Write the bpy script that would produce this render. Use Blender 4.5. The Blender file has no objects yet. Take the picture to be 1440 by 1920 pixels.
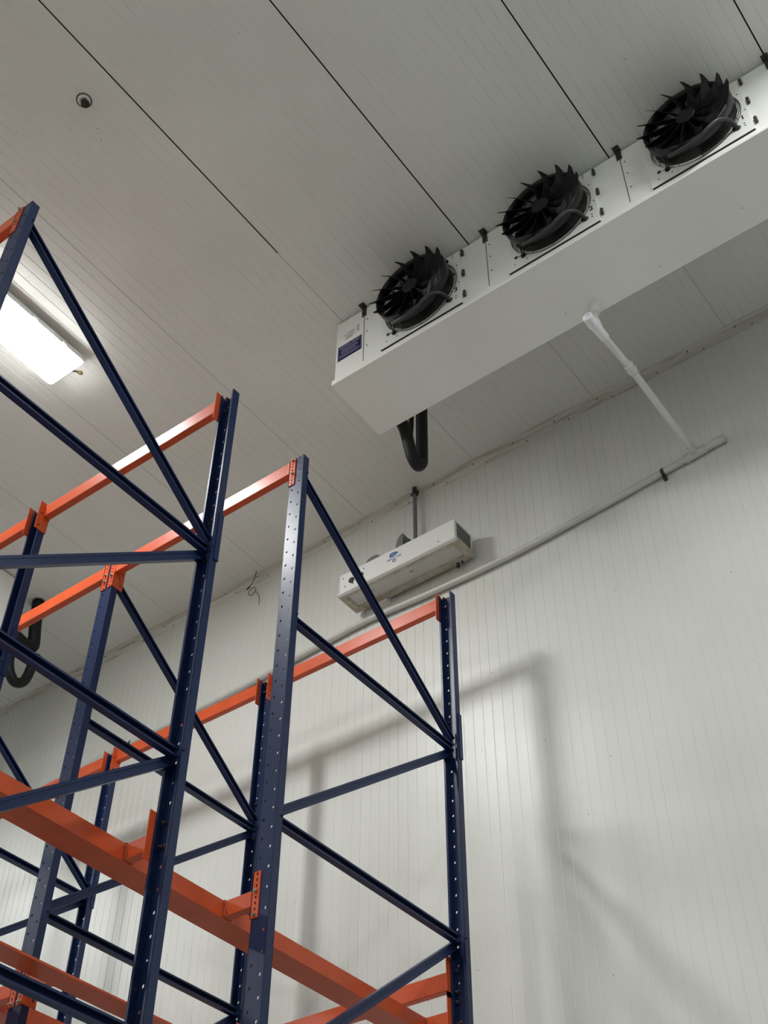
import bpy, math, random
from mathutils import Matrix, Vector
random.seed(7)
PI = math.pi
S = bpy.context.scene
COL = S.collection
Z0 = 1.5            # camera height above the floor
CH = 7.30           # ceiling height above the camera
WY = 5.84           # distance of the back wall
HT = Z0 + CH

# ------------------------------------------------------------------ camera
cam = bpy.data.cameras.new('camera')
co = bpy.data.objects.new('camera', cam); COL.objects.link(co)
right = Vector((0.8003862581, 0.5994417269, 0.0071731322))
down = Vector((-0.4187695059, 0.5676311940, -0.7088208014))
fwd = Vector((-0.4289684589, 0.5643265399, 0.7053521231))
m = Matrix((right, -down, -fwd)).transposed().to_4x4()
m.translation = Vector((0, 0, Z0))
co.matrix_world = m
cam.sensor_fit = 'VERTICAL'; cam.sensor_height = 36.0
cam.lens = 2328.742 / 1920 * 36.0
cam.clip_start = 0.05; cam.clip_end = 200
S.camera = co
# ------------------------------------------------------------------ world, exposure
w = bpy.data.worlds.new('world'); S.world = w; w.use_nodes = True
w.node_tree.nodes['Background'].inputs[0].default_value = (0.9, 0.95, 1, 1)
w.node_tree.nodes['Background'].inputs[1].default_value = 0.0
S.view_settings.view_transform = 'Standard'
S.view_settings.look = 'None'
S.view_settings.gamma = 1.0
S.view_settings.use_curve_mapping = False
S.view_settings.exposure = 3.05
LAMP = 11.0         # radiance of the lit diffusers
LAMPS = [(-5.395, 2.583), (0.75, 2.583), (-11.6, 2.583), (-5.395, -3.4), (0.75, -3.4), (-11.6, -3.4), (-5.395, -8.4), (0.75, -8.4)]

# ------------------------------------------------------------------ materials
def mat(name, col, rough=0.4, metal=0.0, noise=0.0, nscale=8.0, bump=0.0, bscale=60.0, bdist=0.002, spec=0.5, dark=None, emit=0.0, coat=0.0):
    mt = bpy.data.materials.new(name); mt.use_nodes = True
    nt = mt.node_tree; b = nt.nodes['Principled BSDF']
    b.inputs['Base Color'].default_value = (*col, 1)
    b.inputs['Roughness'].default_value = rough
    b.inputs['Metallic'].default_value = metal
    b.inputs['Specular IOR Level'].default_value = spec
    b.inputs['Coat Weight'].default_value = coat
    tc = nt.nodes.new('ShaderNodeNewGeometry')
    if noise > 0:
        n = nt.nodes.new('ShaderNodeTexNoise'); n.inputs['Scale'].default_value = nscale; n.inputs['Detail'].default_value = 5
        nt.links.new(tc.outputs['Position'], n.inputs['Vector'])
        r = nt.nodes.new('ShaderNodeValToRGB')
        r.color_ramp.elements[0].position = 0.35; r.color_ramp.elements[1].position = 0.7
        d = dark if dark else tuple(c * (1 - noise) for c in col)
        r.color_ramp.elements[0].color = (*d, 1); r.color_ramp.elements[1].color = (*col, 1)
        nt.links.new(n.outputs['Fac'], r.inputs['Fac']); nt.links.new(r.outputs['Color'], b.inputs['Base Color'])
    if bump > 0:
        n2 = nt.nodes.new('ShaderNodeTexNoise'); n2.inputs['Scale'].default_value = bscale; n2.inputs['Detail'].default_value = 2
        nt.links.new(tc.outputs['Position'], n2.inputs['Vector'])
        bp = nt.nodes.new('ShaderNodeBump'); bp.inputs['Strength'].default_value = bump; bp.inputs['Distance'].default_value = bdist
        nt.links.new(n2.outputs['Fac'], bp.inputs['Height']); nt.links.new(bp.outputs['Normal'], b.inputs['Normal'])
    if emit > 0:
        b.inputs['Emission Color'].default_value = (0.975, 0.99, 0.985, 1)
        b.inputs['Emission Strength'].default_value = emit
    return mt

def panel_mat(name, col, specks=True, rough=0.33, bump=0.12):
    """white pre-painted sandwich panel: orange-peel gloss, faint dirt, small specks"""
    mt = mat(name, col, rough=rough, bump=bump, bscale=130.0, bdist=0.0015)
    nt = mt.node_tree; b = nt.nodes['Principled BSDF']
    g = nt.nodes.new('ShaderNodeNewGeometry')
    n = nt.nodes.new('ShaderNodeTexNoise'); n.inputs['Scale'].default_value = 0.9; n.inputs['Detail'].default_value = 6
    nt.links.new(g.outputs['Position'], n.inputs['Vector'])
    r = nt.nodes.new('ShaderNodeValToRGB')
    r.color_ramp.elements[0].position = 0.3; r.color_ramp.elements[1].position = 0.75
    r.color_ramp.elements[0].color = (col[0] * .9, col[1] * .895, col[2] * .87, 1)
    r.color_ramp.elements[1].color = (*col, 1)
    nt.links.new(n.outputs['Fac'], r.inputs['Fac'])
    last = r.outputs['Color']
    if specks:
        v = nt.nodes.new('ShaderNodeTexVoronoi'); v.inputs['Scale'].default_value = 7.0
        nt.links.new(g.outputs['Position'], v.inputs['Vector'])
        n3 = nt.nodes.new('ShaderNodeTexNoise'); n3.inputs['Scale'].default_value = 1.3
        nt.links.new(g.outputs['Position'], n3.inputs['Vector'])
        lt = nt.nodes.new('ShaderNodeMath'); lt.operation = 'LESS_THAN'; lt.inputs[1].default_value = 0.035
        nt.links.new(v.outputs['Distance'], lt.inputs[0])
        gt = nt.nodes.new('ShaderNodeMath'); gt.operation = 'GREATER_THAN'; gt.inputs[1].default_value = 0.56
        nt.links.new(n3.outputs['Fac'], gt.inputs[0])
        mu = nt.nodes.new('ShaderNodeMath'); mu.operation = 'MULTIPLY'
        nt.links.new(lt.outputs[0], mu.inputs[0]); nt.links.new(gt.outputs[0], mu.inputs[1])
        m2 = nt.nodes.new('ShaderNodeMath'); m2.operation = 'MULTIPLY'; m2.inputs[1].default_value = 0.6
        nt.links.new(mu.outputs[0], m2.inputs[0])
        mx = nt.nodes.new('ShaderNodeMixRGB'); mx.inputs[2].default_value = (0.12, 0.11, 0.09, 1)
        nt.links.new(m2.outputs[0], mx.inputs[0]); nt.links.new(last, mx.inputs[1])
        last = mx.outputs[0]
    nt.links.new(last, b.inputs['Base Color'])
    return mt

M = {}
M['ceil'] = panel_mat('ceiling_paint', (0.83, 0.84, 0.805), rough=0.36)
M['wall'] = panel_mat('wall_paint', (0.80, 0.81, 0.775), specks=True, rough=0.36, bump=0.32)
M['white'] = panel_mat('white_enamel', (0.92, 0.925, 0.91), rough=0.3, bump=0.03)
M['tray'] = panel_mat('tray_enamel', (0.93, 0.935, 0.91), rough=0.4, bump=0.03)
M['floor'] = mat('floor_concrete', (0.33, 0.34, 0.34), rough=0.5, noise=0.12, nscale=2)
M['navy'] = mat('navy_powder_coat', (0.008, 0.022, 0.085), rough=0.36, noise=0.15, nscale=3, bump=0.06, bscale=220, bdist=0.0008, spec=0.36)
M['orange'] = mat('orange_powder_coat', (0.68, 0.098, 0.026), rough=0.32, noise=0.14, nscale=9, bump=0.06, bscale=180, bdist=0.0008, spec=0.4)
M['weld'] = mat('weld_bead', (0.60, 0.11, 0.035), rough=0.5, bump=0.9, bscale=160, bdist=0.004, noise=0.5, nscale=90)
M['zinc'] = mat('zinc_bolt', (0.42, 0.38, 0.30), rough=0.35, metal=0.8)
M['darkbolt'] = mat('dark_bolt', (0.10, 0.09, 0.08), rough=0.45, metal=0.6)
M['black'] = mat('black_plastic', (0.004, 0.004, 0.006), rough=0.5, spec=0.25)
M['ring'] = mat('fan_ring_plastic', (0.013, 0.013, 0.014), rough=0.4, spec=0.35)
M['wire'] = mat('black_wire', (0.02, 0.02, 0.02), rough=0.3, metal=0.5)
M['hose'] = mat('grey_hose', (0.035, 0.035, 0.036), rough=0.45)
M['foam'] = mat('black_foam_insulation', (0.007, 0.008, 0.009), rough=0.55, spec=0.3, bump=0.25, bscale=70, bdist=0.003)
M['gap'] = mat('dark_gap', (0.03, 0.028, 0.024), rough=0.8)
M['pvc'] = mat('white_pvc', (0.76, 0.76, 0.74), rough=0.32, noise=0.08, nscale=12)
M['pvcgrey'] = mat('painted_pvc', (0.66, 0.66, 0.62), rough=0.35, noise=0.08, nscale=12)
M['pcwhite'] = mat('pvc_fitting', (0.82, 0.82, 0.84), rough=0.3)
M['clamp'] = mat('dark_metal_clamp', (0.09, 0.09, 0.075), rough=0.5, metal=0.5, noise=0.4, nscale=40)
M['label'] = mat('navy_label', (0.012, 0.010, 0.075), rough=0.7, spec=0.2)
M['print'] = mat('label_print', (0.60, 0.60, 0.72), rough=0.5)
M['ink'] = mat('black_ink', (0.02, 0.02, 0.02), rough=0.5)
M['greyink'] = mat('faint_ink', (0.36, 0.36, 0.34), rough=0.5)
M['blue'] = mat('logo_blue', (0.03, 0.12, 0.42), rough=0.4)
M['lblue'] = mat('logo_light_blue', (0.22, 0.36, 0.62), rough=0.4)
M['grille'] = mat('grille_dark', (0.035, 0.04, 0.04), rough=0.5)
M['slat'] = mat('grille_slat', (0.36, 0.37, 0.36), rough=0.4, metal=0.3)
M['grey'] = mat('grey_plastic', (0.17, 0.17, 0.16), rough=0.5)
M['conduit'] = mat('grey_conduit', (0.15, 0.155, 0.165), rough=0.45)
M['dirty'] = mat('stained_tray_rim', (0.62, 0.61, 0.54), rough=0.45, noise=0.3, nscale=14, dark=(0.42, 0.37, 0.26))
M['coil'] = mat('coil_fins', (0.3, 0.3, 0.3), rough=0.4, metal=0.7)
M['frame'] = mat('fixture_housing', (0.78, 0.78, 0.77), rough=0.35)
M['diff'] = mat('lit_diffuser', (0.9, 0.9, 0.9), rough=0.4, emit=LAMP)
M['foamyellow'] = mat('sealant_yellow', (0.35, 0.24, 0.10), rough=0.8, noise=0.5, nscale=60)

# corner angle: painted like the wall with rust creeping from its edges
def trim_mat():
    mt = mat('corner_trim_paint', (0.72, 0.715, 0.66), rough=0.38)
    nt = mt.node_tree; b = nt.nodes['Principled BSDF']
    g = nt.nodes.new('ShaderNodeNewGeometry')
    mp = nt.nodes.new('ShaderNodeMapping'); mp.inputs['Scale'].default_value = (1.4, 30, 30)
    nt.links.new(g.outputs['Position'], mp.inputs['Vector'])
    n = nt.nodes.new('ShaderNodeTexNoise'); n.inputs['Scale'].default_value = 2.2; n.inputs['Detail'].default_value = 6
    nt.links.new(mp.outputs[0], n.inputs['Vector'])
    r = nt.nodes.new('ShaderNodeValToRGB')
    r.color_ramp.elements[0].position = 0.50; r.color_ramp.elements[0].color = (0.74, 0.735, 0.68, 1)
    r.color_ramp.elements[1].position = 0.74; r.color_ramp.elements[1].color = (0.42, 0.31, 0.20, 1)
    nt.links.new(n.outputs['Fac'], r.inputs['Fac']); nt.links.new(r.outputs[0], b.inputs['Base Color'])
    return mt
M['trim'] = trim_mat()

# joint between ceiling panels: black grime in the open joints, sealed light elsewhere
def seam_mat():
    mt = mat('ceiling_joint', (0.05, 0.05, 0.05), rough=0.8)
    nt = mt.node_tree; b = nt.nodes['Principled BSDF']
    g = nt.nodes.new('ShaderNodeNewGeometry'); sp = nt.nodes.new('ShaderNodeSeparateXYZ')
    nt.links.new(g.outputs['Position'], sp.inputs[0])
    n = nt.nodes.new('ShaderNodeTexNoise'); n.inputs['Scale'].default_value = 3.0
    nt.links.new(g.outputs['Position'], n.inputs['Vector'])
    def mth(op, a, bv):
        q = nt.nodes.new('ShaderNodeMath'); q.operation = op
        for i, v in enumerate((a, bv)):
            if isinstance(v, (int, float)): q.inputs[i].default_value = v
            else: nt.links.new(v, q.inputs[i])
        return q.outputs[0]
    left = mth('LESS_THAN', sp.outputs[0], -3.0)                    # the joint nearest the racks is sealed sooner
    lim = mth('SUBTRACT', 4.4, mth('MULTIPLY', left, 1.1))
    yy = mth('ADD', sp.outputs[1], mth('MULTIPLY', mth('SUBTRACT', n.outputs[0], 0.5), 0.8))
    dk = mth('MULTIPLY', mth('LESS_THAN', yy, lim), mth('GREATER_THAN', sp.outputs[0], -4.0))
    mx = nt.nodes.new('ShaderNodeMixRGB'); mx.inputs[1].default_value = (0.62, 0.62, 0.58, 1); mx.inputs[2].default_value = (0.02, 0.018, 0.015, 1)
    nt.links.new(dk, mx.inputs[0]); nt.links.new(mx.outputs[0], b.inputs['Base Color'])
    return mt
M['seam'] = seam_mat()
M['sealant'] = mat('white_joint_sealant', (0.78, 0.78, 0.75), rough=0.4)

# ------------------------------------------------------------------ mesh helpers
class MB:
    def __init__(s, auto=False): s.v = []; s.f = []; s.sm = []; s.mi = []; s.auto = auto; s.cuts = []
    def cut(s): s.cuts.append((len(s.v), len(s.f))); return s
    def build_each(s, name, mats, parent):
        """one object for every separate piece"""
        cu = sorted(set(s.cuts)) or [(0, 0)]; cu = [c for c in cu if c[1] < len(s.f)] + [(len(s.v), len(s.f))]
        out = []
        for (v0, f0), (v1, f1) in zip(cu, cu[1:]):
            p = MB(); p.v = s.v[v0:v1]; p.f = [[i - v0 for i in f] for f in s.f[f0:f1]]; p.sm = s.sm[f0:f1]; p.mi = s.mi[f0:f1]
            out.append(p.build(name, mats, parent))
        return out
    def add(s, vs, fs, smooth=False, mi=0):
        o = len(s.v); s.v += [tuple(v) for v in vs]
        for f in fs: s.f.append([i + o for i in f]); s.sm.append(smooth); s.mi.append(mi)
        return s
    def box(s, x0, x1, y0, y1, z0, z1, mi=0):
        if s.auto: s.cut()
        vs = [(x, y, z) for x in (x0, x1) for y in (y0, y1) for z in (z0, z1)]
        return s.add(vs, [(0, 1, 3, 2), (4, 6, 7, 5), (0, 4, 5, 1), (2, 3, 7, 6), (0, 2, 6, 4), (1, 5, 7, 3)], mi=mi)
    def tube(s, pts, r, n=14, cap=True, mi=0, radii=None, smooth=True):
        if s.auto: s.cut()
        pts = [Vector(p) for p in pts]
        t = (pts[1] - pts[0]).normalized()
        u = t.cross(Vector((0, 0, 1)))
        if u.length < 1e-3: u = t.cross(Vector((0, 1, 0)))
        u.normalize(); vs = []
        for i, p in enumerate(pts):
            if 0 < i < len(pts) - 1: t = ((pts[i + 1] - p).normalized() + (p - pts[i - 1]).normalized()).normalized()
            elif i: t = (p - pts[i - 1]).normalized()
            u = (u - t * u.dot(t)).normalized(); w = t.cross(u)
            rr = radii[i] if radii else r
            for k in range(n):
                a = 2 * PI * k / n; vs.append(p + (u * math.cos(a) + w * math.sin(a)) * rr)
        fs = [(i * n + k, i * n + (k + 1) % n, (i + 1) * n + (k + 1) % n, (i + 1) * n + k) for i in range(len(pts) - 1) for k in range(n)]
        s.add(vs, fs, smooth, mi)
        if cap:
            s.add(vs[:n], [tuple(range(n))[::-1]], False, mi); s.add(vs[-n:], [tuple(range(n))], False, mi)
        return s
    def sweep(s, a, b, prof, up, mi=0):
        """closed 2D profile [(p,q)] swept from a to b; p along side, q along up"""
        a = Vector(a); b = Vector(b); t = (b - a).normalized(); up = Vector(up)
        side = t.cross(up).normalized(); up2 = side.cross(t).normalized(); n = len(prof)
        vs = [o + side * p + up2 * q for o in (a, b) for p, q in prof]
        fs = [(k, (k + 1) % n, n + (k + 1) % n, n + k) for k in range(n)]
        s.add(vs, fs, mi=mi)
        s.add(vs[:n], [tuple(range(n))[::-1]], mi=mi); s.add(vs[n:], [tuple(range(n))], mi=mi)
        return s
    def hexbolt(s, p, axis, r=0.011, h=0.009):
        s.cut(); au, s.auto = s.auto, False
        p = Vector(p); axis = Vector(axis); s.tube([p, p + axis * h], r, 6, smooth=False)
        s.tube([p + axis * h, p + axis * (h + .008)], r * .5, 8); s.auto = au
        return s
    def torus(s, c, R, r, n=40, m=6, axis='y', mi=0):
        vs = []
        for i in range(n):
            a = 2 * PI * i / n
            for k in range(m):
                b = 2 * PI * k / m; rr = R + r * math.cos(b)
                if axis == 'y': vs.append((c[0] + rr * math.cos(a), c[1] + r * math.sin(b), c[2] + rr * math.sin(a)))
                else: vs.append((c[0] + rr * math.cos(a), c[1] + rr * math.sin(a), c[2] + r * math.sin(b)))
        fs = [(i * m + k, ((i + 1) % n) * m + k, ((i + 1) % n) * m + (k + 1) % m, i * m + (k + 1) % m) for i in range(n) for k in range(m)]
        return s.add(vs, fs, True, mi)
    def lathe_y(s, c, prof, n=48, mi=0, smooth=True, close=False):
        """profile [(r, depth toward -Y)] about a Y axis through c"""
        vs = []
        for i in range(n):
            a = 2 * PI * i / n
            for r, d in prof: vs.append((c[0] + r * math.cos(a), c[1] - d, c[2] + r * math.sin(a)))
        q = len(prof); rg = q if close else q - 1
        fs = [(i * q + k, i * q + (k + 1) % q, ((i + 1) % n) * q + (k + 1) % q, ((i + 1) % n) * q + k) for i in range(n) for k in range(rg)]
        return s.add(vs, fs, smooth, mi)
    def build(s, name, mats, parent=None, org=None, bevel=0):
        if parent is not None and org is None: org = parent.get('_o', (0, 0, 0))
        org = Vector(org or (0, 0, 0))
        me = bpy.data.meshes.new(name)
        me.from_pydata([tuple(Vector(v) - org) for v in s.v], [], s.f)
        if not isinstance(mats, (list, tuple)): mats = [mats]
        for mm in mats: me.materials.append(M[mm])
        me.polygons.foreach_set('use_smooth', s.sm); me.polygons.foreach_set('material_index', s.mi)
        me.update()
        o = bpy.data.objects.new(name, me); COL.objects.link(o)
        if parent is not None: o.parent = parent
        else: o.location = org
        ORG[o.name] = tuple(org)
        o['_o'] = tuple(org)
        if bevel:
            b = o.modifiers.new('bevel', 'BEVEL'); b.width = bevel; b.segments = 2; b.limit_method = 'ANGLE'
        return o
ORG = {}
def tag(o, label, cat, group=None, kind=None):
    if kind: o['kind'] = kind
    if label: o['label'] = label
    if cat: o['category'] = cat
    if group: o['group'] = group
    return o
def thing(name, loc, label, cat, group=None):
    e = bpy.data.objects.new(name, None); e.empty_display_size = 0.1; COL.objects.link(e); e.location = loc
    e['_o'] = tuple(loc); tag(e, label, cat, group); return e
def copy_tree(o, parent=None):
    c = o.copy(); COL.objects.link(c)
    if parent is not None: c.parent = parent
    for ch in list(o.children): copy_tree(ch, c)
    return c
def struct(o): o['kind'] = 'structure'; return o

# ------------------------------------------------------------------ the room
X0, X1, Y0, PW, RIBS = -15.0, 6.0, -10.0, 1.095, 14
SEAM0 = -3.511
def profile(x0, x1, seam_w, seam_d, rib_w=0.008, rib_d=0.0022):
    pts = []   # (x, depth, is_seam_to_next)
    k = math.floor((x0 - SEAM0) / PW)
    xs = SEAM0 + k * PW
    while xs < x1:
        h = seam_w / 2
        sd = seam_d(xs) if callable(seam_d) else seam_d
        pts += [(xs - h, 0, 1), (xs - h + .0005, sd, 1), (xs + h - .0005, sd, 1), (xs + h, 0, 0)]
        for i in range(1, RIBS):
            xr = xs + PW * i / RIBS; h = rib_w / 2
            pts += [(xr - h, 0, 0), (xr - h * .4, rib_d, 0), (xr + h * .4, rib_d, 0), (xr + h, 0, 0)]
        xs += PW
    pts = [p for p in pts if x0 <= p[0] <= x1]
    return [(x0, 0, 0)] + pts + [(x1, 0, 0)]
def ribbed(name, mats, seam_w, place, strips):
    mb = MB()
    for y0, y1, seam_d in strips:
        p = profile(X0, X1, seam_w, seam_d); n = len(p); o = len(mb.v)
        mb.v += [place(x, d, y0) for x, d, _ in p] + [place(x, d, y1) for x, d, _ in p]
        for i in range(n - 1):
            mb.f.append([o + i, o + i + 1, o + n + i + 1, o + n + i]); mb.sm.append(False); mb.mi.append(p[i][2])
    return mb.build(name, mats)
open_joint = lambda x: .02 if -4 < x < 1.5 else .0015       # open joints near the evaporator, sealed ones elsewhere
open_right = lambda x: .02 if -3 < x < 1.5 else .0015
sealed = lambda x: .0015
struct(ribbed('ceiling', ['ceil', 'seam'], 0.009, lambda x, d, y: (x, y, HT + d), [(Y0, 3.3, open_joint), (3.3, 4.2, open_right), (4.2, WY + .02, sealed)]))
struct(ribbed('wall_back', ['wall', 'sealant'], 0.014, lambda x, d, z: (x, WY + d, z), [(0, HT + .02, .003)]))
struct(MB().box(X0 - .2, X1 + .2, Y0 - .2, WY + .3, -0.2, 0).build('floor', 'floor'))
struct(MB().box(X0 - .2, X0, Y0, WY, 0, HT).build('wall_left', 'wall'))
struct(MB().box(X1, X1 + .2, Y0, WY, 0, HT).build('wall_right', 'wall'))
struct(MB().box(X0 - .2, X1 + .2, Y0 - .2, Y0, 0, HT).build('wall_front', 'wall'))
# painted steel angle in the corner of wall and ceiling
t = MB()
t.box(X0, X1, WY - .060, WY, HT - .003, HT - .0005)
t.box(X0, X1, WY - .003, WY - .0005, HT - .068, HT - .003)
tr = struct(t.build('trim_1', 'trim'))
sc = MB(True)
x = -10.0
while x < 2:
    sc.tube([(x, WY - .018, HT - .003), (x, WY - .018, HT - .006)], .006, 8)
    sc.tube([(x + .12, WY - .003, HT - .045), (x + .12, WY - .006, HT - .045)], .006, 8)
    x += .38
sc.build_each('rivet', 'clamp', tr)

# ------------------------------------------------------------------ ceiling lights
def make_light(cx, cy, label):
    z1 = HT; zb = Z0 + 7.195
    e = thing('ceiling_light', (cx, cy, HT), label, 'light', 'flat rectangular lights under the ceiling')
    hx, hy = .1825, .625
    MB().box(cx - .10, cx + .10, cy - hy + .08, cy + hy - .08, zb + .055, z1 - .001).build('housing', 'frame', e)
    f = MB()
    f.box(cx - hx, cx + hx, cy - hy, cy + hy, zb + .006, zb + .056)
    f.build('tray', 'frame', e, bevel=.006)
    d = MB(); n = 5; r = .03; out = []
    for sx, sy, a0 in ((1, 1, 0), (-1, 1, 90), (-1, -1, 180), (1, -1, 270)):
        for k in range(n + 1):
            a = math.radians(a0 + 90 * k / n)
            out.append((cx + sx * (hx - .004 - r) + r * math.cos(a), cy + sy * (hy - .004 - r) + r * math.sin(a)))
    q = len(out)
    d.add([(a, b, zb) for a, b in out] + [(a, b, zb + .006) for a, b in out], [tuple(range(q))[::-1]] + [(k, (k + 1) % q, q + (k + 1) % q, q + k) for k in range(q)])
    d.build('diffuser', 'diff', e)
    c = MB(True)
    for yy in (-.42, -.14, .14, .42): c.box(cx + hx - .002, cx + hx + .004, cy + yy - .02, cy + yy + .02, zb + .012, zb + .04)
    c.build_each('clip', 'frame', e)
    return e
L0 = make_light(*LAMPS[0], 'bright white rectangular light on the ceiling beside the top of the racks')
places = ['rectangular ceiling light out of frame in front of the large evaporator', 'rectangular ceiling light out of frame left of the racks',
          'rectangular ceiling light out of frame, second row over the racks', 'rectangular ceiling light out of frame, second row by the evaporator',
          'rectangular ceiling light out of frame, second row at the far left', 'rectangular ceiling light out of frame, third row over the racks',
          'rectangular ceiling light out of frame, third row by the evaporator']
for (lx, ly), lab in zip(LAMPS[1:], places):
    c = copy_tree(L0); c.location = (lx, ly, HT); c['label'] = lab
# lamp cable with sealant beside the visible fixture
c = MB(); c.tube([(-5.42, 3.20, Z0 + 7.24), (-5.405, 3.25, Z0 + 7.285), (-5.39, 3.29, HT - .002)], .005, 8)
o = tag(c.build('power_cable', 'ink'), 'short cable end stuck into the ceiling at the end of the bright light', 'cable')
sb = MB(); sb.lathe_y((0, 0, 0), [(0.001, .012), (.014, .009), (.022, 0)], 12)
sb.v = [(-5.385 + a, 3.30 + b2, HT - .001 + bb) for a, bb, b2 in sb.v]
sb.build('sealant', 'foamyellow', o)

# ------------------------------------------------------------------ pallet racking
ZT = Z0 + 5.516
PWX, PDY, PITCH = .10, .048, .10       # post width, post depth, hole pitch
T = .0035
def post_mesh(cx, yw, d, zb, zt):
    """C-shaped post: perforated web at yw, flanges running d*PDY away from it"""
    mb = MB(); hw = PWX / 2
    # web with two staggered columns of slots
    nz = int(round((zt - zb) / PITCH)); zz = [zt - i * PITCH for i in range(nz + 1)]
    for col, (xa, xb, hx, off) in enumerate(((-hw, 0, -.026, .066), (0, hw, .026, .016))):
        zc = zt
        cuts = [zt]
        k = 0
        while True:
            zh = zt - off - k * PITCH
            if zh - PITCH / 2 < zb: break
            cuts.append(zh); k += 1
        top = zt
        for i, zh in enumerate(cuts[1:]):
            bot = zh - PITCH / 2 if i < len(cuts) - 2 else zb
            ring = [(hx + .0065 * math.cos(a), zh + .0085 * math.sin(a)) for a in [PI / 4 + j * PI / 4 for j in range(8)]]
            outer = [(xb, top), ((xa + xb) / 2, top), (xa, top), (xa, zh), (xa, bot), ((xa + xb) / 2, bot), (xb, bot), (xb, zh)]
            for yo in (0, T):
                y = yw + d * yo
                vs = [(cx + p, y, q) for p, q in ring] + [(cx + p, y, q) for p, q in outer]
                mb.add(vs, [(j, (j + 1) % 8, 8 + (j + 1) % 8, 8 + j) for j in range(8)])
            vs = [(cx + p, yw, q) for p, q in ring] + [(cx + p, yw + d * T, q) for p, q in ring]
            mb.add(vs, [(j, (j + 1) % 8, 8 + (j + 1) % 8, 8 + j) for j in range(8)])
            top = bot
    ya, yb = sorted((yw, yw + d * PDY))
    mb.box(cx - hw, cx - hw + T, ya, yb, zb, zt); mb.box(cx + hw - T, cx + hw, ya, yb, zb, zt)
    # folded lips
    yl = sorted((yw + d * PDY, yw + d * (PDY - T)))
    mb.box(cx - hw, cx - hw + .012, yl[0], yl[1], zb, zt); mb.box(cx + hw - .012, cx + hw, yl[0], yl[1], zb, zt)
    # small rib down the web centre edges
    return mb
CPROF = lambda h, dpt: [(0, -h / 2), (dpt, -h / 2), (dpt, -h / 2 + .010), (dpt - .003, -h / 2 + .010), (dpt - .003, -h / 2 + .003), (.003, -h / 2 + .003),
                        (.003, h / 2 - .003), (dpt - .003, h / 2 - .003), (dpt - .003, h / 2 - .010), (dpt, h / 2 - .010), (dpt, h / 2), (0, h / 2), (0, .010), (.004, .007), (.004, -.001), (0, -.004)]
def make_frame(cx, y0, y1, label):
    e = thing('rack_upright_frame', (cx, y0, 0), label, 'rack frame', 'dark blue upright frames of the drive-in rack')
    post_mesh(cx, y0, 1, .01, ZT).build('post', 'navy', e)
    post_mesh(cx, y1, -1, .01, ZT).build('post', 'navy', e)
    for y in (y0 + .03, y1 - .03):
        MB().box(cx - .07, cx + .07, y - .06, y + .06, 0, .01).build('foot_plate', 'navy', e)
    hz = [4.285, 3.065, 1.845, .625, -.595]
    pf, pr = y0 + .035, y1 - .035
    def brace(ya, za, yb, zb, h=.048, dx=-.014, w=.034):
        return MB().sweep((cx + dx, ya, Z0 + za), (cx + dx, yb, Z0 + zb), CPROF(h, w), (0, 0, 1)).build('brace', 'navy', e)
    brace(pf, 5.40, pr, 4.34)
    for i, h in enumerate(hz):
        brace(pf, h, pr, h)
        if i < len(hz) - 1: brace(pr, h - .02, pf, hz[i + 1] + .03, dx=-.016)
    brace(pr, hz[-1] - .04, pf, -1.40)
    # splice sleeve wrapped round the back of the rear post
    s = MB(); hw = PWX / 2
    za, zb = Z0 + 4.205, Z0 + 4.53
    s.box(cx - hw - .006, cx + hw + .006, y1 + .0005, y1 + .006, za, zb)
    s.box(cx + hw + .0005, cx + hw + .006, y1 - .026, y1 + .0005, za, zb)
    s.box(cx - hw - .006, cx - hw - .0005, y1 - .026, y1 + .0005, za, zb)
    sl = s.build('splice_sleeve', 'navy', e)
    b = MB(True)
    for zz in (4.24, 4.33, 4.42, 4.50):
        for xx in (-.026, .026): b.hexbolt((cx + xx, y1 - T, Z0 + zz), (0, -1, 0), .009, .008)
    b.build_each('bolt', 'darkbolt', sl)
    # node bolts through the flanges
    for y in (pf, pr):
        b = MB(True)
        for h in [5.38] * (y == pf) + hz: b.hexbolt((cx + hw, y + (.004 if y == pf else -.004), Z0 + h), (1, 0, 0), .006, .004)
        b.build_each('brace_bolt', 'navy', e)
    return e
LINES = [-3.495, -5.080, -6.665, -8.250]
FY = (1.580, 3.148); BY = (3.732, 5.330)
fA = make_frame(LINES[0], *FY, 'right-hand blue upright frame of the front rack, its top post nearest the viewer')
fB = make_frame(LINES[0], *BY, 'blue upright frame at the right end of the rack, nearest the back wall')
for cx, lf, lb in ((LINES[1], 'second blue upright frame of the front rack, orange brackets on both sides of its top', 'second blue upright frame of the rear rack, between the two lanes'),
                   (LINES[2], 'third blue upright frame of the front rack, out of frame at the left', 'third blue upright frame of the rear rack, slim behind braces at the left'),
                   (LINES[3], None, 'fourth blue upright frame of the rear rack beyond the left edge')):
    if lf:
        c = copy_tree(fA); c.location.x = cx; c['label'] = lf
    c = copy_tree(fB); c.location.x = cx; c['label'] = lb

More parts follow.
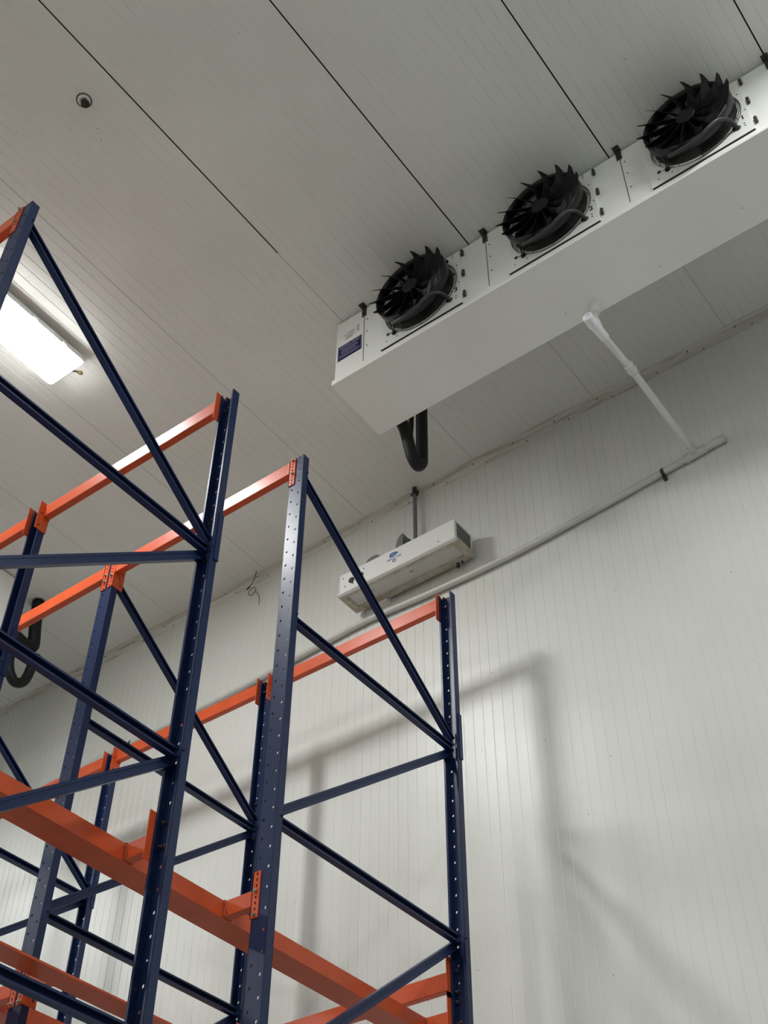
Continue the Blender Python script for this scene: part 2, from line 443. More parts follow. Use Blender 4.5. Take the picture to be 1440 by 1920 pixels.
def connector(e, cx, side, yw, d, zt, name='connector_plate', boltz=(.05, .15), h=.225):
    """L-shaped end plate wrapped round a post corner. side: -1 left flange, +1 right flange; d: post opens toward d*y"""
    xf = cx + side * PWX / 2; t = .005
    mb = MB()
    ya, yb = sorted((yw - d * t, yw + d * .082))
    xa, xb = sorted((xf + side * .0005, xf + side * t))
    zb = zt - h
    mb.box(xa, xb, ya, yb, zb, zt)
    # perforated strip lying on the web face, with 8 slots
    wl = .040; n = 8; p = h / n
    for i in range(n):
        top = zt - i * p; bot = top - p; zc = (top + bot) / 2
        x_in, x_out = xf - side * wl, xf + side * t
        hx = xf - side * .020
        ring = [(hx + .0055 * math.cos(a), zc + .0075 * math.sin(a)) for a in [PI / 4 + j * PI / 4 for j in range(8)]]
        xl, xr = min(x_in, x_out), max(x_in, x_out); xm = (xl + xr) / 2
        outer = [(xr, top), (xm, top), (xl, top), (xl, zc), (xl, bot), (xm, bot), (xr, bot), (xr, zc)]
        for yo in (-.0006, -t):
            vs = [(a, yw + d * yo, b) for a, b in ring + outer]
            mb.add(vs, [(j, (j + 1) % 8, 8 + (j + 1) % 8, 8 + j) for j in range(8)])
        vs = [(a, yw - d * .0006, b) for a, b in ring] + [(a, yw - d * t, b) for a, b in ring]
        mb.add(vs, [(j, (j + 1) % 8, 8 + (j + 1) % 8, 8 + j) for j in range(8)])
    for (za, zb2) in ((zt - .0004, zt), (zt - h, zt - h + .0004)):
        xl, xr = sorted((xf - side * wl, xf + side * t)); y1, y2 = sorted((yw - d * .0006, yw - d * t)); mb.box(xl, xr, y1, y2, za, zb2)
    xi = xf - side * wl; y1, y2 = sorted((yw - d * .0006, yw - d * t)); mb.box(min(xi, xi + side * .0004), max(xi, xi + side * .0004), y1, y2, zt - h, zt)
    o = mb.build(name, 'orange', e)
    hb = MB(True)   # two unused holes in the side leg
    for zz in (-.09, -.19):
        hb.tube([(xf + side * t, yw + d * .058, zt + zz), (xf + side * (t + .0008), yw + d * .058, zt + zz)], .007, 10)
    hb.build_each('hole', 'gap', o)
    b = MB(True)
    for k in boltz:
        zc = zt - h / 8 * (k + .5)
        b.hexbolt((xf - side * .020, yw - d * t, zc), (0, -d, 0), .010, .009)
        b.hexbolt((xf - side * .020, yw + d * T, zc), (0, d, 0), .010, .016)
    b.build_each('bolt', 'zinc' if d > 0 else 'darkbolt', o)
    return o
def beam(yw, d, xr, xl, zt, label, group, boltz, name='rack_beam', right=True, left=True, h=.100, dep=.045, dz=0.0):
    """box beam from the left flange of the post at xr to the right flange of the post at xl"""
    e = thing(name, ((xr + xl) / 2, yw, zt - .1), label, 'rack beam', group)
    a = xr - PWX / 2 - .005; b = xl + PWX / 2 + .005
    # the beam lies flush with the web side of the posts
    y1, y2 = sorted((yw - d * .004, yw - d * .004 + d * dep))
    MB().box(b, a, y1, y2, zt - .012 - h + dz, zt - .012 + dz).build('box_beam', 'orange', e, bevel=.004)
    if right: connector(e, xr, -1, yw, d, zt, boltz=boltz)
    if left: connector(e, xl, 1, yw, d, zt, boltz=boltz)
    w = MB(True)
    for xx, s in ((a, 1), (b, -1)):
        yy = yw - d * .005
        w.tube([(xx - s * .003, yy, zt - .018), (xx - s * .003, yy, zt - .016 - h)], .003, 6)
    w.build_each('weld_seam', 'orange', e)
    return e
GB = 'orange tie beams across the top of the posts'
beam(FY[0], 1, LINES[0], LINES[1], ZT, 'orange top beam of the nearest post row, only its bracketed end in the upper left corner', GB, (0, 4))
beam(FY[0], 1, LINES[1], LINES[2], ZT, 'orange top beam of the nearest post row, out of frame at the left', GB, (0, 4))
beam(FY[1], -1, LINES[0], LINES[1], ZT + .01, 'long orange top beam with a white glare patch, highest across the left half', GB, (0, 4))
beam(FY[1], -1, LINES[1], LINES[2], ZT + .01, 'short visible end of orange top beam at the left edge, in line with the highest one', GB, (0, 4))
beam(BY[0], 1, LINES[0], LINES[1], ZT, 'orange top beam with glare, bolted to the face of the tall shiny blue post', GB, (0, 4))
beam(BY[0], 1, LINES[1], LINES[2], ZT, 'bright orange top beam at the left crossing in front of a black looped pipe', GB, (3, 5))
beam(BY[1], -1, LINES[0], LINES[1], ZT + .01, 'orange top beam closest to the back wall, just under the small wall unit', GB, (0, 3))
beam(BY[1], -1, LINES[1], LINES[2], ZT + .01, 'orange top beam near the wall, mostly hidden between blue braces at the left', GB, (0, 3))
beam(BY[1], -1, LINES[2], LINES[3], ZT + .01, 'orange top beam near the wall, leftmost, running behind the big rail', GB, (0, 3))
GS = 'orange pallet stop beams at the back of the lanes'
beam(BY[1], -1, LINES[0], LINES[1], Z0 + 2.985, 'orange horizontal beam low at the back of the right lane, above the rail end', GS, (2, 6), name='stop_beam', dz=-.06)
beam(BY[1], -1, LINES[1], LINES[2], Z0 + 2.985, 'orange horizontal beam low at the back of the left lane', GS, (2, 6), name='stop_beam', dz=-.06)

# orange pallet rails on arms
def rail(cx, side, label, y0=1.45, y1=5.38):
    zb = Z0 + 2.622; zt = zb + .082
    xa = cx + side * .220                    # upright leg of the rail
    e = thing('pallet_rail', (xa, y0, zb), label, 'pallet rail', 'orange pallet rails running towards the back wall')
    t = .005; xo = xa + side * .145
    prof = [(xa, zb), (xo, zb), (xo, zb + .012), (xo - side * t, zb + .012), (xo - side * t, zb + t), (xa + side * t, zb + t), (xa + side * t, zt), (xa, zt)]
    n = len(prof)
    mb = MB(); mb.add([(p, y, q) for y in (y0, y1) for p, q in prof], [(k, (k + 1) % n, n + (k + 1) % n, n + k) for k in range(n)])
    for y, o in ((y0, 0), (y1, n)): mb.add([(p, y, q) for p, q in prof], [(0, 1, 4, 5), (1, 2, 3, 4), (0, 5, 6, 7)])
    mb.build('rail_profile', 'orange', e)
    for yw, d in ((FY[0], 1), (FY[1], -1), (BY[0], 1), (BY[1], -1)):
        connector(e, cx, side, yw, d, Z0 + 2.790, boltz=(3, 7) if d > 0 else (1, 5))
        a, b = sorted((cx + side * (PWX / 2 + .005), xa - side * .001))
        y_a, y_b = sorted((yw - d * .003, yw + d * .040))
        arm = MB().box(a, b, y_a, y_b, zb + .004, zt).build('rail_arm', 'orange', e, bevel=.003)
        w = MB(True)
        for yy in (y_a, y_b):
            pts = [(xa - side * .003 + random.uniform(-.002, .002), yy + random.uniform(-.002, .002), zb + .004 + k * .0065) for k in range(13)]
            w.tube(pts, .007, 7, radii=[.005 + random.random() * .004 for _ in pts])
        w.build_each('weld_seam', 'weld', arm)
    return e
rail(LINES[0], -1, 'large orange rail carried by the right-hand frames, crossing the lower middle')
rail(LINES[1], 1, 'dark orange rail seen from below near the lower left corner')
rail(LINES[1], -1, 'orange rail on the far side of the second post line, at the bottom left corner')
rail(LINES[2], 1, 'orange rail in the far left lane below the frame edge')

# ------------------------------------------------------------------ large evaporators
FY0 = 4.100                  # front face of the housing
def text_mesh(ch, size):
    cu = bpy.data.curves.new('digit', 'FONT'); cu.body = ch; cu.size = size; cu.extrude = 0.0006
    cu.align_x = 'CENTER'; cu.align_y = 'CENTER'; cu.offset = 0.0012
    to = bpy.data.objects.new('digit', cu); COL.objects.link(to)
    dg = bpy.context.evaluated_depsgraph_get(); dg.update()
    me = bpy.data.meshes.new_from_object(to.evaluated_get(dg))
    vs = [tuple(v.co) for v in me.vertices]; fs = [tuple(p.vertices) for p in me.polygons]
    bpy.data.objects.remove(to, do_unlink=True); bpy.data.curves.remove(cu); bpy.data.meshes.remove(me)
    return vs, fs
def make_fan(e, cx, cz, digit):
    f = FY0
    px0, px1, pz0, pz1 = cx - .343, cx + .327, Z0 + 6.668, Z0 + 7.262
    p = MB().box(px0, px1, f - .014, f - .001, pz0, pz1)
    pn = p.build('fan_panel', 'white', e, bevel=.003)
    g = MB().box(px0 + .004, px1 - .004, f - .013, f - .0012, pz0 - .0025, pz0 - .0003); g.build('panel_gap_shadow', 'gap', pn)  # dark strip painted in as the shadow line under the panel's bottom edge
    d = MB(True)
    for dx, dz in ((-.29, -.26), (-.25, -.20), (-.20, -.265), (.23, .24), (.27, .26), (.27, .235), (.275, .05), (.275, .03), (.28, -.21), (.28, -.235), (.215, -.20), (.21, .15), (.30, .12), (.31, -.08)):
        d.tube([(cx + dx, f - .014, cz + dz), (cx + dx, f - .0155, cz + dz)], .0052, 8)
    d.tube([(cx - .275, f - .014, cz - .195), (cx - .275, f - .019, cz - .195)], .013, 10)
    d.build_each('screw', 'clamp', pn)
    hg = MB(True)
    for dz in (.235, .0, -.235): hg.tube([(px1 + .018, f - .010, cz + dz - .028), (px1 + .018, f - .010, cz + dz + .028)], .011, 8)
    hg.build_each('hinge', 'clamp', pn)
    vs, fs = text_mesh(digit, .062)
    nb = MB().add([(cx + .282 + v[0], f - .0145 - v[2], cz - .145 + v[1]) for v in vs], fs)
    nb.build('number', 'ink', pn)
    # inlet opening behind the guard
    MB().lathe_y((cx, f - .0145, cz), [(.001, .001), (.272, .001)], 48, smooth=False).build('fan_opening', 'gap', pn)
    # ring
    r = MB().lathe_y((cx, f, cz), [(.268, .084), (.268, .146), (.278, .150), (.284, .144), (.284, .088), (.276, .082)], 64, close=True)
    ring = r.build('fan_shroud', 'ring', e)
    # wire basket between ring and panel
    wb = MB()
    for k, dd in enumerate((.018, .030, .042, .054, .066, .078)): wb.torus((cx, f - dd, cz), (.297 - .0045 * k), .0020, 56, 5)
    for k in range(2, 18): wb.torus((cx, f - .080, cz), .015 * k + .01, .0018, 44, 4)
    for k in range(12):
        a = 2 * PI * k / 12
        wb.tube([(cx + .04 * math.cos(a), f - .082, cz + .04 * math.sin(a)), (cx + .272 * math.cos(a), f - .080, cz + .272 * math.sin(a)), (cx + .297 * math.cos(a), f - .016, cz + .297 * math.sin(a))], .0022, 5)
    wb.build('wire_guard', 'wire', ring)
    ft = MB()
    for sx in (-1, 1):
        for sz in (-1, 1):
            q = .205; qq = .222
            a = (cx + sx * q, f - .10, cz + sz * q); b = (cx + sx * qq, f - .016, cz + sz * qq)
            ft.cut(); ft.tube([a, b], .0048, 8); ft.tube([(a[0] + .018, a[1], a[2]), (b[0] + .012, b[1], b[2])], .0035, 8)
            ft.tube([(b[0], f - .0145, b[2]), (b[0], f - .026, b[2])], .017, 12)
    ft.build_each('mounting_foot', 'wire', ring)
    # rotor: hub and five blades
    rt = MB(); rt.lathe_y((cx, f, cz), [(.075, .02), (.075, .075), (.001, .078)], 24)
    for k in range(5):
        a0 = 2 * PI * k / 5; pts = []
        for i in range(5):
            rr = .07 + .185 * i / 4
            for j in (0, 1):
                a = a0 + (j * .75 - .3) * (1 - .15 * i / 4); pts.append((cx + rr * math.cos(a), f - .028 - .034 * j, cz + rr * math.sin(a)))
        rt.add(pts, [(2 * i, 2 * i + 1, 2 * i + 3, 2 * i + 2) for i in range(4)])
    rt.build('fan_rotor', 'black', ring)
    # radial guide vanes with pointed outer tips
    vn = MB(); NV = 14
    vn.lathe_y((cx, f, cz), [(.001, .150), (.060, .150), (.066, .144), (.066, .095), (.001, .095)], 8, smooth=False)
    prof = [(.050, .090), (.050, .142), (.12, .148), (.20, .158), (.250, .176), (.284, .200), (.290, .182), (.281, .150), (.264, .100), (.20, .090), (.12, .088)]
    for k in range(NV):
        a0 = 2 * PI * (k + .35) / NV; vs = []
        for th in (-.0016, .0016):
            for rr, dd in prof:
                tg = (dd - .088) * 1.05 * (rr / .3) + th; ca, sa = math.cos(a0), math.sin(a0)
                vs.append((cx + rr * ca - tg * sa, f - dd, cz + rr * sa + tg * ca))
        n = len(prof)
        # strips between back and front edge so the curved vane stays a clean surface
        fr = [0 + 1, 2, 3, 4, 5]; bk = [0, 10, 9, 8, 7]
        fs = []
        for o in (0, n):
            for i in range(4): fs.append((o + bk[i], o + bk[i + 1], o + fr[i + 1], o + fr[i]))
            fs.append((o + 7, o + 6, o + 5))
        fs += [(i, (i + 1) % n, n + (i + 1) % n, n + i) for i in range(n)]
        vn.add(vs, fs)
    vn.build('guide_vanes', 'black', ring)
    # power hose looping from the ring down to the panel
    hs = MB(); pts = []
    ctl = [(-.17, .115, -.262), (-.06, .135, -.300), (.04, .145, -.300), (.105, .152, -.275), (.165, .140, -.235), (.215, .090, -.212), (.236, .020, -.225)]
    ctl = [Vector((cx + a, f - b, cz + c)) for a, b, c in ctl]
    for i in range(len(ctl) - 1):
        p0, p1, p2, p3 = ctl[max(i - 1, 0)], ctl[i], ctl[i + 1], ctl[min(i + 2, len(ctl) - 1)]
        for j in range(5):
            t = j / 5; pts.append(.5 * ((2 * p1) + (p2 - p0) * t + (2 * p0 - 5 * p1 + 4 * p2 - p3) * t * t + (3 * p1 - p0 - 3 * p2 + p3) * t ** 3))
    pts.append(ctl[-1])
    hs.tube(pts, .0125, 10); hs.tube([pts[-1], ctl[-1] + Vector((.002, .008, -.002))], .019, 10)
    hs.build('power_hose', 'hose', ring)
def make_evaporator(label):
    xl, xr = -3.568, .03
    e = thing('evaporator', ((xl + xr) / 2, 4.35, Z0 + 6.6), label, 'evaporator', 'large white three-fan evaporators under the ceiling')
    h = MB().box(xl + .013, xr - .013, FY0, 4.60, Z0 + 6.640, Z0 + 7.284)
    hs = h.build('housing', 'white', e, bevel=.003)
    # drip tray: lip in front, flat bottom
    tm = MB(); f = FY0 - .013; bk = 4.631; t = .004
    zf, zb = Z0 + 6.598, Z0 + 6.582
    vs = [(x, y, z) for x in (xl, xr) for y, z in ((f, zf), (f - .004, zf + .010), (f + .004, zf + .054), (f + .006, zf + .058), (FY0 - .001, zf + .058), (FY0 - .001, Z0 + 6.637), (4.606, Z0 + 6.637), (4.606, zf + .05), (bk, zf + .04), (bk, zb))]
    n = 10
    tm.add(vs, [(k, (k + 1) % n, n + (k + 1) % n, n + k) for k in range(n)] + [tuple(range(n))[::-1], tuple(range(n, 2 * n))])
    tm.build('drip_tray', 'tray', e, bevel=.002)
    MB().box(xl + .10, xr - .10, 4.602, 4.615, Z0 + 6.66, Z0 + 7.26).build('coil', 'coil', e)
    bx = (-3.308, -2.281, -1.254, -.227)
    sm = MB(True)
    for x in bx: sm.box(x - .0022, x + .0022, FY0 - .0012, FY0 + .002, Z0 + 6.690, Z0 + 7.27)
    sm.build_each('cover_joint', 'gap', hs)
    ss = MB(True)
    for x in bx:
        for z in (7.14, 7.00, 6.84): ss.tube([(x + .028, FY0, Z0 + z), (x + .028, FY0 - .003, Z0 + z)], .005, 8)
    ss.build_each('screw', 'clamp', hs)
    for x in bx:
        b = MB()
        b.box(x - .020, x + .018, FY0 - .005, FY0 - .0005, Z0 + 7.195, HT - .006)
        b.box(x - .024, x + .022, FY0 - .046, FY0 - .0005, HT - .008, HT - .0015)
        b.hexbolt((x - .002, FY0 - .026, HT - .008), (0, 0, -1), .012, .010)
        b.hexbolt((x - .004, FY0 - .005, Z0 + 7.225), (0, -1, 0), .010, .006)
        b.build('mounting_bracket', 'clamp', e)
    for i, dg in enumerate('321'):
        make_fan(e, -2.810 + i * 1.026, Z0 + 6.985, dg)
    lb = MB().box(-3.536, -3.326, FY0 - .0022, FY0 - .0004, Z0 + 6.842, Z0 + 7.000).build('warning_label', 'label', e)
    pr = MB(); y0, y1 = FY0 - .0030, FY0 - .0022
    for i, (a, b) in enumerate(((.016, .110), (.122, .196), (.016, .190), (.030, .170), (.030, .182), (.030, .160), (.016, .190), (.016, .192))):
        z = (6.984, 6.984, 6.966, 6.946, 6.928, 6.910, 6.888, 6.868)[i]
        pr.box(-3.536 + a, -3.536 + b, y0, y1, Z0 + z - .0022, Z0 + z + .0010)
    for x in (-3.533, -3.331): pr.box(x, x + .0016, y0, y1, Z0 + 6.845, Z0 + 6.997)
    pr.build('label_text', 'print', lb)
    dg = MB(); y0, y1 = FY0 - .0014, FY0 - .0004
    for x0, x1, z, th in ((-3.50, -3.40, 7.108, .006), (-3.45, -3.37, 7.118, .003), (-3.475, -3.40, 7.082, .010), (-3.46, -3.385, 7.066, .004), (-3.475, -3.41, 7.054, .012), (-3.42, -3.365, 7.092, .003)):
        dg.box(x0, x1, y0, y1, Z0 + z, Z0 + z + th)
    dg.box(-3.366, -3.354, y0, y1, Z0 + 7.07, Z0 + 7.115); dg.box(-3.372, -3.350, y0, y1, Z0 + 7.125, Z0 + 7.14)
    dg.build('wiring_print', 'greyink', e)
    return e
ev = make_evaporator('large white evaporator with three black fans numbered 3, 2 and 1')
ev2 = copy_tree(ev); ev2.location.x = ev.location.x + (-7.530 - .03)
ev2['label'] = 'second white evaporator, only its pale end panel at the left edge'
ho = MB().tube([(-7.544, 4.393, Z0 + 6.968), (-7.539, 4.393, Z0 + 6.968)], .024, 16)
ho.build('side_hole', 'gap', ev2, org=tuple(ev2.location))

# insulated pipes behind the evaporators (trap bend in the plane x = const)
def smooth_path(ctl, n=6):
    ctl = [Vector(c) for c in ctl]; pts = []
    for i in range(len(ctl) - 1):
        p0, p1, p2, p3 = ctl[max(i - 1, 0)], ctl[i], ctl[i + 1], ctl[min(i + 2, len(ctl) - 1)]
        for j in range(n):
            t = j / n; pts.append(.5 * ((2 * p1) + (p2 - p0) * t + (2 * p0 - 5 * p1 + 4 * p2 - p3) * t * t + (3 * p1 - p0 - 3 * p2 + p3) * t ** 3))
    pts.append(ctl[-1]); return pts
xp = -3.423
pp = smooth_path([(xp, 4.955, HT - .002), (xp, 4.950, Z0 + 6.9), (xp, 4.945, Z0 + 6.56), (xp, 4.935, Z0 + 6.46), (xp, 4.885, Z0 + 6.40), (xp, 4.825, Z0 + 6.44), (xp, 4.79, Z0 + 6.52), (xp, 4.74, Z0 + 6.64), (xp, 4.66, Z0 + 6.72), (xp, 4.614, Z0 + 6.73)])
tag(MB().tube(pp, .044, 18).build('insulated_pipe', 'foam'), 'thick black foam-covered pipe looping below the left end of the large evaporator', 'pipe', 'black insulated refrigerant pipes')
pp = smooth_path([(xp - .075, 4.93, HT - .002), (xp - .072, 4.92, Z0 + 7.0), (xp - .07, 4.90, Z0 + 6.72), (xp - .071, 4.885, Z0 + 6.56)])
tag(MB().tube(pp, .020, 12).build('insulated_pipe', 'foam'), 'thin black pipe hugging the inside of the loop below the large evaporator', 'pipe', 'black insulated refrigerant pipes')
xq = -7.633
pp = smooth_path([(xq, 4.910, HT - .002), (xq, 4.94, Z0 + 7.05), (xq, 4.972, Z0 + 6.86), (xq, 4.95, Z0 + 6.81), (xq, 4.86, Z0 + 6.80), (xq, 4.72, Z0 + 6.83), (xq, 4.614, Z0 + 6.86)])
tag(MB().tube(pp, .055, 18).build('insulated_pipe', 'foam'), 'black insulated pipe dropping from the ceiling at the left behind the bright orange beam', 'pipe', 'black insulated refrigerant pipes')
pp = smooth_path([(xq + .012, 5.03, Z0 + 6.745), (xq + .008, 5.01, Z0 + 6.65), (xq, 4.995, Z0 + 6.52), (xq, 4.96, Z0 + 6.43), (xq, 4.885, Z0 + 6.39), (xq, 4.82, Z0 + 6.44), (xq, 4.785, Z0 + 6.52), (xq, 4.772, Z0 + 6.60), (xq, 4.76, Z0 + 6.66), (xq, 4.62, Z0 + 6.70)])
tag(MB().tube(pp, .044, 18).build('insulated_pipe', 'foam'), 'black U-shaped insulated trap at the left edge under the horizontal pipe', 'pipe', 'black insulated refrigerant pipes')
rs = MB().torus((xq, 4.91, HT - .004), .085, .012, 24, 8, axis='z')
tag(rs.build('pipe_seal', 'trim'), 'stained sealing ring where the left black pipe enters the ceiling', 'seal')

# ------------------------------------------------------------------ white drain pipes
tee = Vector((-1.762, 5.785, Z0 + 6.255)); opn = Vector((-1.800, 4.443, Z0 + 6.34)); cpl = Vector((-1.776, 4.955, Z0 + 6.325))
e = thing('drain_pipe', (-1.762, 5.80, Z0 + 6.25), 'white plastic drain pipe along the back wall with a branch up to the evaporator', 'pipe')
yp = 5.806
run = [(-1.56, yp, Z0 + 6.258), (-1.762, yp, Z0 + 6.247), (-2.01, yp, Z0 + 6.222), (-2.6, yp, Z0 + 6.17), (-3.25, yp, Z0 + 6.130), (-3.9, yp, Z0 + 6.135), (-4.56, yp, Z0 + 6.165), (-5.0, yp, Z0 + 6.145), (-5.6, yp, Z0 + 6.105), (-6.3, yp, Z0 + 6.075), (-8.0, yp, Z0 + 6.04), (-12.0, yp, Z0 + 5.98)]
MB().tube(smooth_path(run, 4), .0245, 16).build('wall_pipe', 'pvcgrey', e)
d = Vector((-1, 0, -.1)).normalized(); c0 = Vector((-1.762, yp, Z0 + 6.247))
te = MB().tube([c0 - d * .075, c0 + d * .075], .0315, 16); te.tube([c0, tee + (cpl - tee).normalized() * .055], .0315, 16); te.tube([c0 - d * .078, c0 - d * .06], .034, 16); te.tube([c0 + d * .062, c0 + d * .078], .034, 16)
te.build('tee_fitting', 'pvcgrey', e)
cp = MB().tube([c0 - d * .14, c0 - d * .215], .031, 16); cp.tube([c0 - d * .208, c0 - d * .222], .034, 6); cp.build('end_cap', 'pvcgrey', e)
u = (opn - cpl).normalized(); wye = cpl + u * ((4.60 - cpl.y) / u.y)
MB().tube([tee, cpl + (tee - cpl).normalized() * .01], .0245, 16).tube([cpl, wye], .0235, 16).build('branch_pipe', 'pvc', e)
cf = MB(); v = (tee - cpl).normalized(); cf.tube([cpl - v * .035, cpl + v * .035], .0305, 16); cf.tube([cpl - v * .038, cpl - v * .026], .034, 16); cf.tube([cpl + v * .0, cpl + v * .014], .037, 16); cf.tube([cpl + v * .04, cpl + v * .055], .029, 16)
cf.build('coupling', 'pvc', e)
drp = Vector((-1.79, 4.575, Z0 + 6.590))
jn = wye + u * .06
wf = MB(); wf.tube([wye - u * .045, opn - u * .075], .0315, 18)
wf.tube([opn - u * .080, opn - u * .005], .0345, 18)
wf.tube([opn - u * .080, opn - u * .068], .037, 18)
wf.tube([wye + u * .015, jn + Vector((0, .008, .07))], .030, 16)
wf.lathe_y((0, 0, 0), [(.0345, 0), (.0345, .008), (.024, .008), (.024, -.03)], 20)
k = len(wf.v) - 80
rot = Vector((0, -1, 0)).rotation_difference(u).to_matrix()
for i in range(k, len(wf.v)): wf.v[i] = tuple(rot @ Vector(wf.v[i]) + opn - u * .005)
wf.build('wye_fitting', 'pcwhite', e)
MB().lathe_y((0, 0, 0), [(.001, 0), (.0235, 0)], 16)
q = MB().tube([jn + Vector((0, .008, .06)), drp + Vector((0, 0, -.03))], .0245, 16); q.build('outlet_pipe', 'pvc', e)
q = MB().tube([drp + Vector((0, -.003, -.075)), drp + Vector((0, 0, .003))], .030, 16); q.tube([drp + Vector((0, 0, -.014)), drp + Vector((0, 0, -.001))], .043, 20); q.build('outlet_socket', 'tray', e)
cl = MB()
for x, z in ((-2.01, 6.222), (-4.42, 6.160), (-7.1, 6.057)):
    cl.cut(); cl.torus((0, 0, 0), .0268, .003, 20, 4)
    n = 80
    for i in range(len(cl.v) - n, len(cl.v)):
        a, b, c3 = cl.v[i]; cl.v[i] = (x + b * 4, yp + a, Z0 + z + c3)
    cl.box(x - .012, x + .012, yp + .004, WY - .0005, Z0 + z - .058, Z0 + z - .026)
    cl.box(x - .012, x + .012, yp - .008, yp + .006, Z0 + z - .036, Z0 + z - .026)
cl.build_each('pipe_clamp', 'clamp', e)

# ------------------------------------------------------------------ small white unit on the back wall
xl, xr = -4.667, -3.562; yf, yb = 5.556, 5.800; zb, zt = Z0 + 6.280, Z0 + 6.497
e = thing('wall_air_unit', ((xl + xr) / 2, yb, zb), 'slim white air unit with a blue logo mounted high on the back wall', 'air unit')
MB().box(xl + .012, xr - .022, yf + .008, yb, zb + .040, zt).build('housing', 'white', e, bevel=.002)
bt = MB()   # tray rim: frame around a recessed panel
bt.box(xl, xr, yf + .020, yf + .050, zb, zb + .042); bt.box(xl, xr, yb - .050, yb, zb, zb + .042)
bt.box(xl, xl + .055, yf + .050, yb - .050, zb, zb + .042); bt.box(xr - .055, xr, yf + .050, yb - .050, zb, zb + .042)
rim = bt.build('tray_rim', 'dirty', e)
lp = MB(); pf = [(yf - .010, zb + .001), (yf + .0195, zb + .001), (yf + .0195, zb + .0395), (yf + .008, zb + .0395)]
lp.add([(x, y, z) for x in (xl, xr) for y, z in pf], [(0, 1, 2, 3), (4, 7, 6, 5), (0, 4, 5, 1), (1, 5, 6, 2), (2, 6, 7, 3), (3, 7, 4, 0)])
lp.build('front_lip', 'white', e)
MB().box(xl + .055, xr - .055, yf + .050, yb - .050, zb + .014, zb + .020).build('bottom_panel', 'pvcgrey', e)
sc = MB(True)
for x in (-4.42, -4.40, -4.05, -4.03): sc.tube([(x, yf + .11, zb + .014), (x, yf + .11, zb + .011)], .005, 8)
for x, z in ((-4.62, 6.45), (-4.42, 6.45), (-3.72, 6.345), (-4.60, 6.36)): sc.tube([(x, yf + .008, Z0 + z), (x, yf + .005, Z0 + z)], .005, 8)
sc.build_each('screw', 'clamp', e)
gr = MB().box(xr - .022, xr - .020, yf + .035, yb - .018, zb + .046, zt - .008)
g = gr.build('side_grille', 'grille', e)
fr = MB(True)
fr.box(xr - .022, xr - .012, yf + .008, yf + .036, zb + .042, zt); fr.box(xr - .022, xr - .012, yb - .018, yb, zb + .042, zt)
fr.box(xr - .022, xr - .012, yf + .036, yb - .018, zt - .008, zt); fr.build_each('grille_frame', 'white', g)
sl = MB(True)
for k in range(13):
    z = zb + .054 + k * .0118; sl.box(xr - .020, xr - .013, yf + .036, yb - .018, z, z + .0026)
sl.build_each('grille_slat', 'slat', g)
kn = MB(True)
for x, z in ((-4.537, 6.393), (-4.447, 6.397)):
    kn.cut(); kn.lathe_y((x, yf + .008, Z0 + z), [(.026, 0), (.026, .006), (.020, .009), (.018, .005), (.001, .005)], 20)
kn.box(-4.532, -4.520, yf + .004, yf + .008, Z0 + 6.352, Z0 + 6.364)
kn.build_each('cable_gland', 'ink', e)
# logo: blue leaf, script line, small ringed circle
y0 = yf + .0066; lg = MB(); n = 20
def leaf(cx, cz, a, b, ang, s=1.0):
    out = []
    for i in range(n):
        t = 2 * PI * i / n; x = a * math.cos(t) * s; z = b * math.sin(t) * (1 - .45 * math.cos(t)) * s
        c_, s_ = math.cos(ang), math.sin(ang); out.append((cx + x * c_ - z * s_, z * c_ + x * s_ + cz))
    return out
o1 = leaf(-4.132, Z0 + 6.443, .042, .022, .05)
lg.add([(x, y0, z) for x, z in o1], [tuple(range(n))])
lgo = lg.build('logo', 'blue', e)
l2 = MB(); o1 = leaf(-4.135, Z0 + 6.441, .026, .010, .05); l2.add([(x, y0 - .0006, z) for x, z in o1], [tuple(range(n))])
l2.build('logo_highlight', 'lblue', lgo)
l3 = MB()
pts = []
for i in range(60):
    t = i / 59; amp = .0085 if t > .12 else .013
    pts.append((-4.196 + t * .135 + .004 * math.sin(t * 50 + 1), y0 - .001, Z0 + 6.404 + amp * math.sin(t * 50) * (.6 + .4 * math.sin(t * 9))))
l3.tube(pts, .0014, 4); l3.torus((-4.128, y0 - .001, Z0 + 6.376), .0135, .0028, 20, 4)
l3.build('logo_script', 'blue', lgo)
l4 = MB().lathe_y((-4.128, y0, Z0 + 6.376), [(.001, .0006), (.012, .0006)], 16, smooth=False); l4.build('logo_disc', 'print', lgo)
cv = MB().cut()    # grey moulded covers on top
for cx_, r0, hh, dp in ((-4.345, .075, .060, .035), ):
    vs = []; NN = 12
    for i in range(NN + 1):
        a = PI * i / NN
        for y in (yf + .06 - dp, yf + .06 + dp): vs.append((cx_ + r0 * math.cos(a), y, zt + hh * math.sin(a)))
    cv.add(vs, [(2 * i, 2 * i + 1, 2 * i + 3, 2 * i + 2) for i in range(NN)], True)
    cv.add(vs[0::2], [tuple(range(NN + 1))]); cv.add(vs[1::2], [tuple(range(NN + 1))[::-1]])
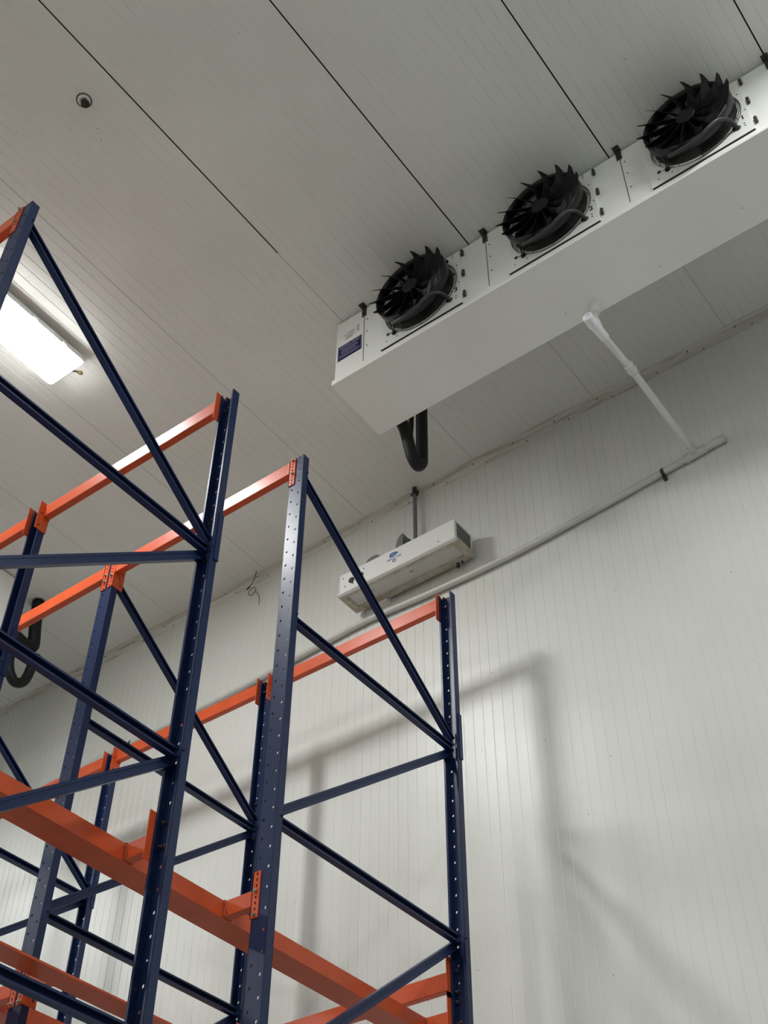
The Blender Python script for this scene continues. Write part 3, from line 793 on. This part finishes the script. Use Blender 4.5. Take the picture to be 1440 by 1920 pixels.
# tall curved hood open on its right side
cv.cut(); vs = []; NN = 12; hx, hy = -4.085, yf + .05
for i in range(NN + 1):
    a = PI / 2 * i / NN
    for y in (hy - .03, hy + .05): vs.append((hx + .03 - .07 * math.cos(a) , y, zt + .135 * math.sin(a)))
cv.add(vs, [(2 * i, 2 * i + 1, 2 * i + 3, 2 * i + 2) for i in range(NN)], True)
cv.add(vs[0::2] + [(hx + .03, hy - .03, zt)], [tuple(range(NN + 2))]); cv.add(vs[1::2] + [(hx + .03, hy + .05, zt)], [tuple(range(NN + 2))[::-1]])
cv.add([(hx + .03, hy - .03, zt), (hx + .03, hy + .05, zt), vs[-1], vs[-2]], [(0, 1, 2, 3)])
cv.build_each('moulded_cover', 'grey', e)
MB().box(hx + .032, hx + .085, hy - .02, hy + .05, zt, zt + .055).build('junction_box', 'ink', e)
mt = MB(True)
mt.box(xl + .20, xl + .30, yb - .01, WY - .001, zb - .028, zb + .05); mt.box(xr - .30, xr - .20, yb, WY - .001, zb + .05, zb + .16); mt.box(xl + .20, xl + .30, yb, WY - .001, zb + .05, zb + .16)
mt.build_each('wall_bracket', 'tray', e)
fx = MB(True); fx.tube([(-3.70, yb - .012, zb + .01), (-3.70, yb - .012, zb - .03)], .014, 12); fx.tube([(-3.66, yb - .012, zb + .01), (-3.66, yb - .012, zb - .022)], .008, 8); fx.hexbolt((-3.70, yb - .012, zb - .03), (0, 0, -1), .016, .008)
fx.build_each('drain_fitting', 'darkbolt', e)

# conduit from the corner trim to the small unit
cd = MB().tube([(-4.070, 5.765, HT - .07), (-4.070, 5.765, Z0 + 6.52)], .017, 14)
o = tag(cd.build('conduit', 'conduit'), 'dark grey vertical conduit from the ceiling corner down to the small wall unit', 'conduit')
bl = MB()
for k in range(7): 
    a = k * 2.4; bl.tube([(-4.07 + .020 * math.cos(a), 5.765 + .016 * math.sin(a), HT - .095 + .012 * (k % 3)), (-4.07 + .038 * math.cos(a), 5.765 + .02 * math.sin(a), HT - .058)], .007, 7)
bl.tube([(-4.07, 5.765, HT - .085), (-4.07, 5.765, HT - .006)], .021, 10)
bl.build('sealant', 'ink', o)

# thin black cable curled at the corner
ctl = [(-5.775, 5.758, HT - .004), (-5.795, 5.775, Z0 + 7.26), (-5.835, 5.785, Z0 + 7.205), (-5.885, 5.79, Z0 + 7.175)]
cb = MB().tube(smooth_path(ctl), .0032, 6)
cb.torus((-5.835, 5.795, Z0 + 7.115), .042, .0030, 30, 6)
cb.tube(smooth_path([(-5.795, 5.80, Z0 + 7.10), (-5.765, 5.80, Z0 + 7.05), (-5.745, 5.80, Z0 + 6.99), (-5.742, 5.80, Z0 + 6.92)]), .003, 6)
cb.tube([(-5.90, 5.79, Z0 + 7.165), (-5.862, 5.79, Z0 + 7.180)], .007, 6)
tag(cb.build('loose_cable', 'ink'), 'thin black cable curled into a small loop at the wall and ceiling corner', 'cable')

# old pipe stub in the ceiling
ps = MB().torus((-3.76, 1.80, HT - .001), .047, .0035, 28, 6, axis='z')
o = tag(ps.build('ceiling_stub', 'clamp'), 'small dark stub with a sealant ring in the ceiling at the upper left', 'fitting')
q = MB().tube([(-3.76, 1.815, HT - .001), (-3.76, 1.815, HT - .030)], .026, 14); q.tube([(-3.76, 1.815, HT - .03), (-3.757, 1.82, HT - .055)], .011, 10)
q.build('stub_end', 'gap', o)
q = MB().torus((-3.76, 1.80, HT - .002), .030, .012, 24, 6, axis='z'); q.build('sealant_ring', 'trim', o)

for o in list(bpy.data.objects):
    if '_o' in o: del o['_o']
